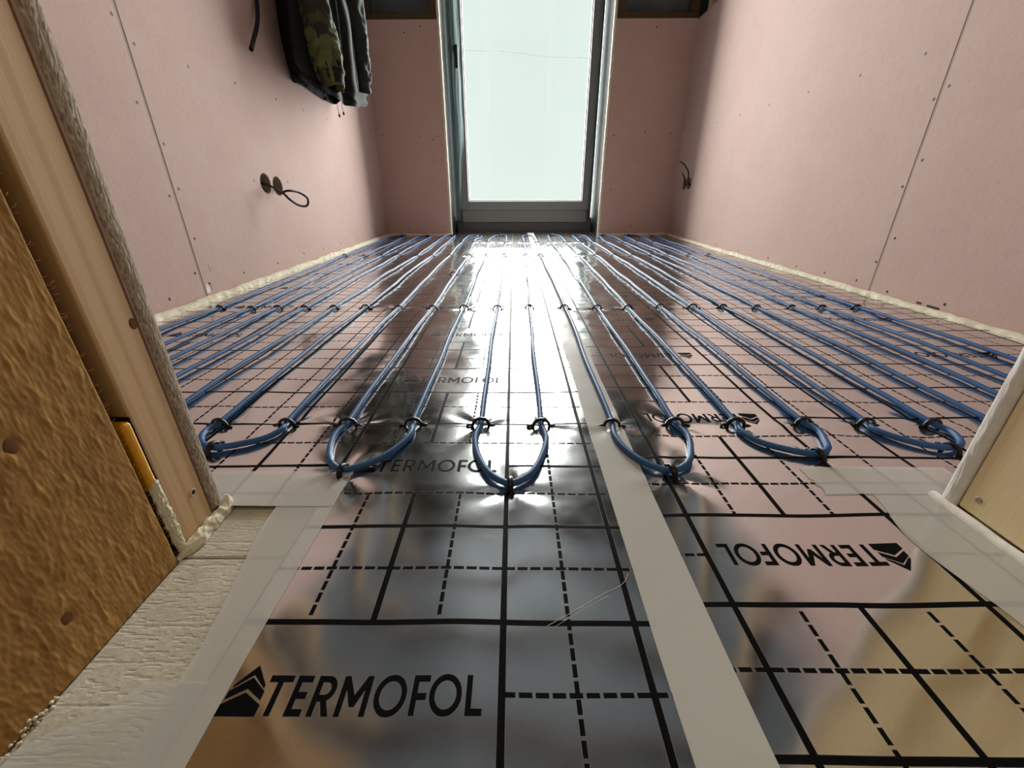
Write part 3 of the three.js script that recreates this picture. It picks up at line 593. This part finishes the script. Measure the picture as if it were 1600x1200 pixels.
// ---------------------------------------------------------------- right jamb
{
  const t = thing('jamb_board', 'smooth pale wooden board of the right door jamb with one screw', 'board', V(JR, 0, 0.293));
  const shift = (g) => g.translate(-JR, 0, 0.293);
  part('board', shift(box(JR, JR + 0.04, 0.011, 2.06, 0.2645, 0.3295, 0.002)), M.board, t);
  part('screw', shift(new THREE.LatheGeometry([[0, 0.0002], [0.0011, 0.0002], [0.0014, 0.0009], [0.0029, 0.0008], [0.0034, 0]].map(([x, y]) => new THREE.Vector2(x, y)), 16).rotateZ(Math.PI / 2).translate(JR, 0.0285, -0.3165)), M.steel, t);
}
single('plasterboard_edge', gridSurface(10, 300, (a, b) => {
  const y = 0.008 + b * 2.05, D = 0.331 + a * 0.0145, f = Math.pow(Math.sin(Math.PI * clamp(a, 0.0, 1)), 0.3);
  return V(JR + 0.002 - 0.0055 * f + 0.0007 * gnoise(y * 60, a * 3) + 0.0004 * gnoise(y * 200, a * 7), y, D);
}, (a, b, p) => [p.z, p.y]), M.gypsum, 'white cut plasterboard edge of the right door jamb', 'board');
single('rough_timber_post', gridSurface(60, 240, (a, b) => {
  const D = 0.264 - a * 0.37, y = 0.006 + b * 2.05;
  return V(JR + 0.004 - 0.0016 * gnoise(D * 110, y * 90) - 0.0022 * gnoise(D * 40, y * 34), y, D);
}, (a, b, p) => [-p.z, p.y]), M.board, 'coarse yellowish edge beside the right jamb board at the picture border', 'post');
single('edge_strip', gridSurface(10, 120, (a, b) => {
  const D = -0.1 + b * 0.452, t = a * Math.PI;
  return V(JR - 0.001 - 0.006 * Math.cos(Math.PI - t) * 1 - 0.0022 + 0.0006 * gnoise(D * 60, 2), 0.0008 + (0.010 + 0.0012 * gnoise(D * 40, 6)) * Math.pow(Math.sin(t), 0.6), D);
}, (a, b) => [a * 0.03, b]), M.gypsum, 'thin white perimeter strip along the foot of the right jamb', 'strip');

// ---------------------------------------------------------------- wall boxes and loose wires
const ringGeo = new THREE.LatheGeometry([[0.0, -0.044], [0.031, -0.044], [0.0325, -0.001], [0.0355, 0.0004], [0.0365, -0.0002], [0.0365, -0.003]].map(([x, y]) => new THREE.Vector2(x, y)), 36);
function socketBox(X, y, D, side, label) {
  const m = single('socket_box', ringGeo, M.boxPlastic, label, 'socket box', 'round wall boxes', V(X, y, D)); m.rotation.z = -side * Math.PI / 2; return m;
}

{
  const n = ['nearer round wall box on the left wall, left of its twin', 'round wall box on the left wall with the black cable loop coming out'];
  BOXES_L.forEach(([X, y, D], i) => socketBox(X, y, D, 1, n[i]));
  const m = ['round wall box on the right wall, the one closer to the corner', 'round wall box on the right wall with a long wire end'];
  BOXES_R.forEach(([X, y, D], i) => socketBox(X, y, D, -1, m[i]));
  single('cable_loop', tube([V(-0.945, 0.325, 1.70), V(-0.915, 0.321, 1.69), V(-0.885, 0.311, 1.683), V(-0.86, 0.294, 1.681), V(-0.845, 0.287, 1.68), V(-0.83, 0.270, 1.681), V(-0.815, 0.247, 1.719), V(-0.80, 0.246, 1.75), V(-0.795, 0.269, 1.755), V(-0.81, 0.291, 1.729), V(-0.83, 0.298, 1.684), V(-0.862, 0.292, 1.70), V(-0.90, 0.302, 1.745), V(-0.945, 0.31, 1.78)], 0.0042, 160, 10), M.wire, 'black cable loop sticking out between the two left wall boxes', 'cable');
  const hang = single('hanging_cable', tube([V(-0.915, 1.02, 1.90), V(-0.905, 0.97, 1.897), V(-0.90, 0.921, 1.888), V(-0.895, 0.878, 1.87), V(-0.89, 0.828, 1.838), V(-0.885, 0.764, 1.776), V(-0.882, 0.729, 1.74)], 0.0072, 60, 10), M.wire, 'short thick black cable end hanging high on the left wall', 'cable');
  single('wire_end', tube([V(1.14, 0.32, 2.90), V(1.105, 0.326, 2.898), V(1.09, 0.337, 2.892), V(1.078, 0.39, 2.877), V(1.06, 0.433, 2.91), V(1.05, 0.457, 2.97)], 0.0042, 50, 8), M.wire, 'long curved black wire end sticking out of the right wall box', 'wire');
  single('wire_end', tube([V(1.14, 0.32, 2.97), V(1.105, 0.322, 2.955), V(1.09, 0.328, 2.94), V(1.08, 0.37, 2.945), V(1.073, 0.388, 2.965)], 0.0042, 40, 8), M.wire, 'short black wire end sticking out of the right wall box by the corner', 'wire');
}

// ---------------------------------------------------------------- jacket on the left wall
{
  const camo = dataTexture(512, 512, (u, v, o) => {
    const q = 0.06 * fbm(u * 12, v * 12, 12, 12, 3), a = fbm((u + q) * 5, (v + q) * 4, 5, 4, 4), b = fbm((u - q) * 6 + 3, (v + q) * 5 + 8, 6, 5, 4), w = 0.02 * vnoise(u * 250, v * 250, 250, 250);
    const c = a > 0.12 ? [0.36, 0.38, 0.24] : b > 0.2 ? [0.21, 0.20, 0.19] : b < -0.24 ? [0.10, 0.10, 0.10] : [0.27, 0.29, 0.18];
    for (let k = 0; k < 3; k++) o[k] = c[k] + w;
  });
  camo.repeat.set(1, 1.3);
  const camoM = new THREE.MeshPhysicalMaterial({ map: camo, roughness: 0.7, specularIntensity: 0.3, side: THREE.DoubleSide });
  const dark = new THREE.MeshPhysicalMaterial({ color: 0x1a1c1c, roughness: 0.7, specularIntensity: 0.3, side: THREE.DoubleSide });
  const lining = new THREE.MeshPhysicalMaterial({ color: 0x2a302c, roughness: 0.65, specularIntensity: 0.35, side: THREE.DoubleSide });
  const base = V(-0.80, 0.64, 2.25);
  const j = thing('jacket', 'dark olive camouflage jacket hanging high on the left wall', 'jacket', base);
  const shift = (g) => g.translate(-base.x, -base.y, -base.z);
  const ringed = (na, nb, f) => gridSurface(na, nb, f, (a, b) => [a, b]);
  const body = part('body', shift(ringed(140, 90, (a, b) => {
    const t = a * Math.PI * 2, hem = 0.695 - 0.062 * Math.exp(-Math.pow((((t - 0.35 + 9.425) % 6.283) - 3.1416) / 0.9, 2)) + 0.008 * Math.sin(3 * t), y = hem + b * (1.42 - hem);
    const k = smooth(1.45, 0.95, y) * 0.72 + 0.28, f = 1 + (0.13 * Math.sin(8 * t + 3 * gnoise(y * 2, 4) + 1) + 0.09 * Math.sin(13 * t + 5 * gnoise(y * 3, 8)) + 0.10 * gnoise(t * 2.2, y * 9)) * (0.35 + 0.65 * smooth(1.35, 0.9, y));
    const cuff = 1 - 0.10 * Math.exp(-Math.pow((b - 0.045) / 0.02, 2)) - 0.12 * smooth(0.03, 0, b);
    const X = -0.81 - 0.05 * (1 - k) + (Math.cos(t) < 0 ? 0.13 : 0.095) * k * f * cuff * Math.cos(t), D = 2.26 - 0.285 * (0.35 + 0.65 * k) * f * cuff * Math.sin(t);
    return V(Math.max(X, XL + 0.004 + 0.003 * Math.abs(Math.sin(9 * t))), y, D);
  })), dark, j);
  const sleeve = (p, r, mat, sd) => {
    const c = new THREE.CatmullRomCurve3(p.map((q) => V(...q)), false, 'centripetal');
    return part('sleeve', shift(ringed(72, 110, (a, b) => {
      const t = a * Math.PI * 2, q = c.getPoint(b), y = q.y;
      const w = 0.0016 * Math.sin(b * 52 + 3.5 * Math.sin(t + sd) + sd + 4 * gnoise(b * 5, t)) + 0.009 * gnoise(t * 1.6 + sd, b * 9) + 0.006 * gnoise(Math.cos(t) * 2 + sd, b * 26 + Math.sin(t));
      const cuff = (1 - 0.16 * smooth(0.90, 0.94, b)) * (1 - 0.12 * smooth(0.995, 1, b)), rr = (r[0] + (r[1] - r[0]) * b) * cuff + w * (1 - 0.6 * smooth(0.9, 0.93, b));
      return new THREE.Vector3(Math.max(q.x + rr * 1.05 * Math.cos(t), XL + 0.004), y + 0.012 * Math.sin(t + sd) * b, q.z + rr * 0.85 * Math.sin(t));
    })), mat, j);
  };
  sleeve([[-0.80, 1.34, 2.10], [-0.785, 1.15, 2.06], [-0.765, 0.93, 2.035], [-0.742, 0.80, 2.03], [-0.732, 0.672, 2.045]], [0.075, 0.052], camoM, 1);
  sleeve([[-0.81, 1.40, 2.40], [-0.763, 1.214, 2.44], [-0.742, 0.977, 2.43], [-0.735, 0.838, 2.42], [-0.729, 0.73, 2.42]], [0.075, 0.045], lining, 4);
  part('zip', shift(tube([V(-0.692, 1.1, 2.09), V(-0.69, 0.9, 2.085), V(-0.70, 0.75, 2.09), V(-0.715, 0.67, 2.10)], 0.0022, 60, 6)), lining, j);
  const pull = part('zip_pull', shift(new RoundedBoxGeometry(0.006, 0.02, 0.003, 2, 0.0012).translate(-0.70, 0.732, -2.082)), M.steel, j);
  for (const [x, d, y1] of [[-0.779, 2.19, 0.60], [-0.757, 2.185, 0.607]]) {
    const c = part('drawcord', shift(tube([V(x + 0.01, 0.67, d), V(x, 0.64, d - 0.005), V(x + 0.003, y1, d - 0.006)], 0.0011, 16, 6)), M.wire, j);
    part('toggle', shift(new THREE.SphereGeometry(0.0052, 12, 8).scale(0.85, 1.4, 0.85).translate(x + 0.003, y1, -(d - 0.006))), M.wire, c);
  }
  part('hanger_loop', shift(new THREE.TorusGeometry(0.02, 0.002, 6, 20).translate(-0.86, 1.43, -2.18)), dark, j);
  single('nail', new THREE.CylinderGeometry(0.0025, 0.0025, 0.09, 10).rotateZ(Math.PI / 2).translate(-0.885, 1.447, -2.18), M.steel, 'steel nail in the left wall carrying the jacket', 'nail');
}
renderer.render(scene, camera);
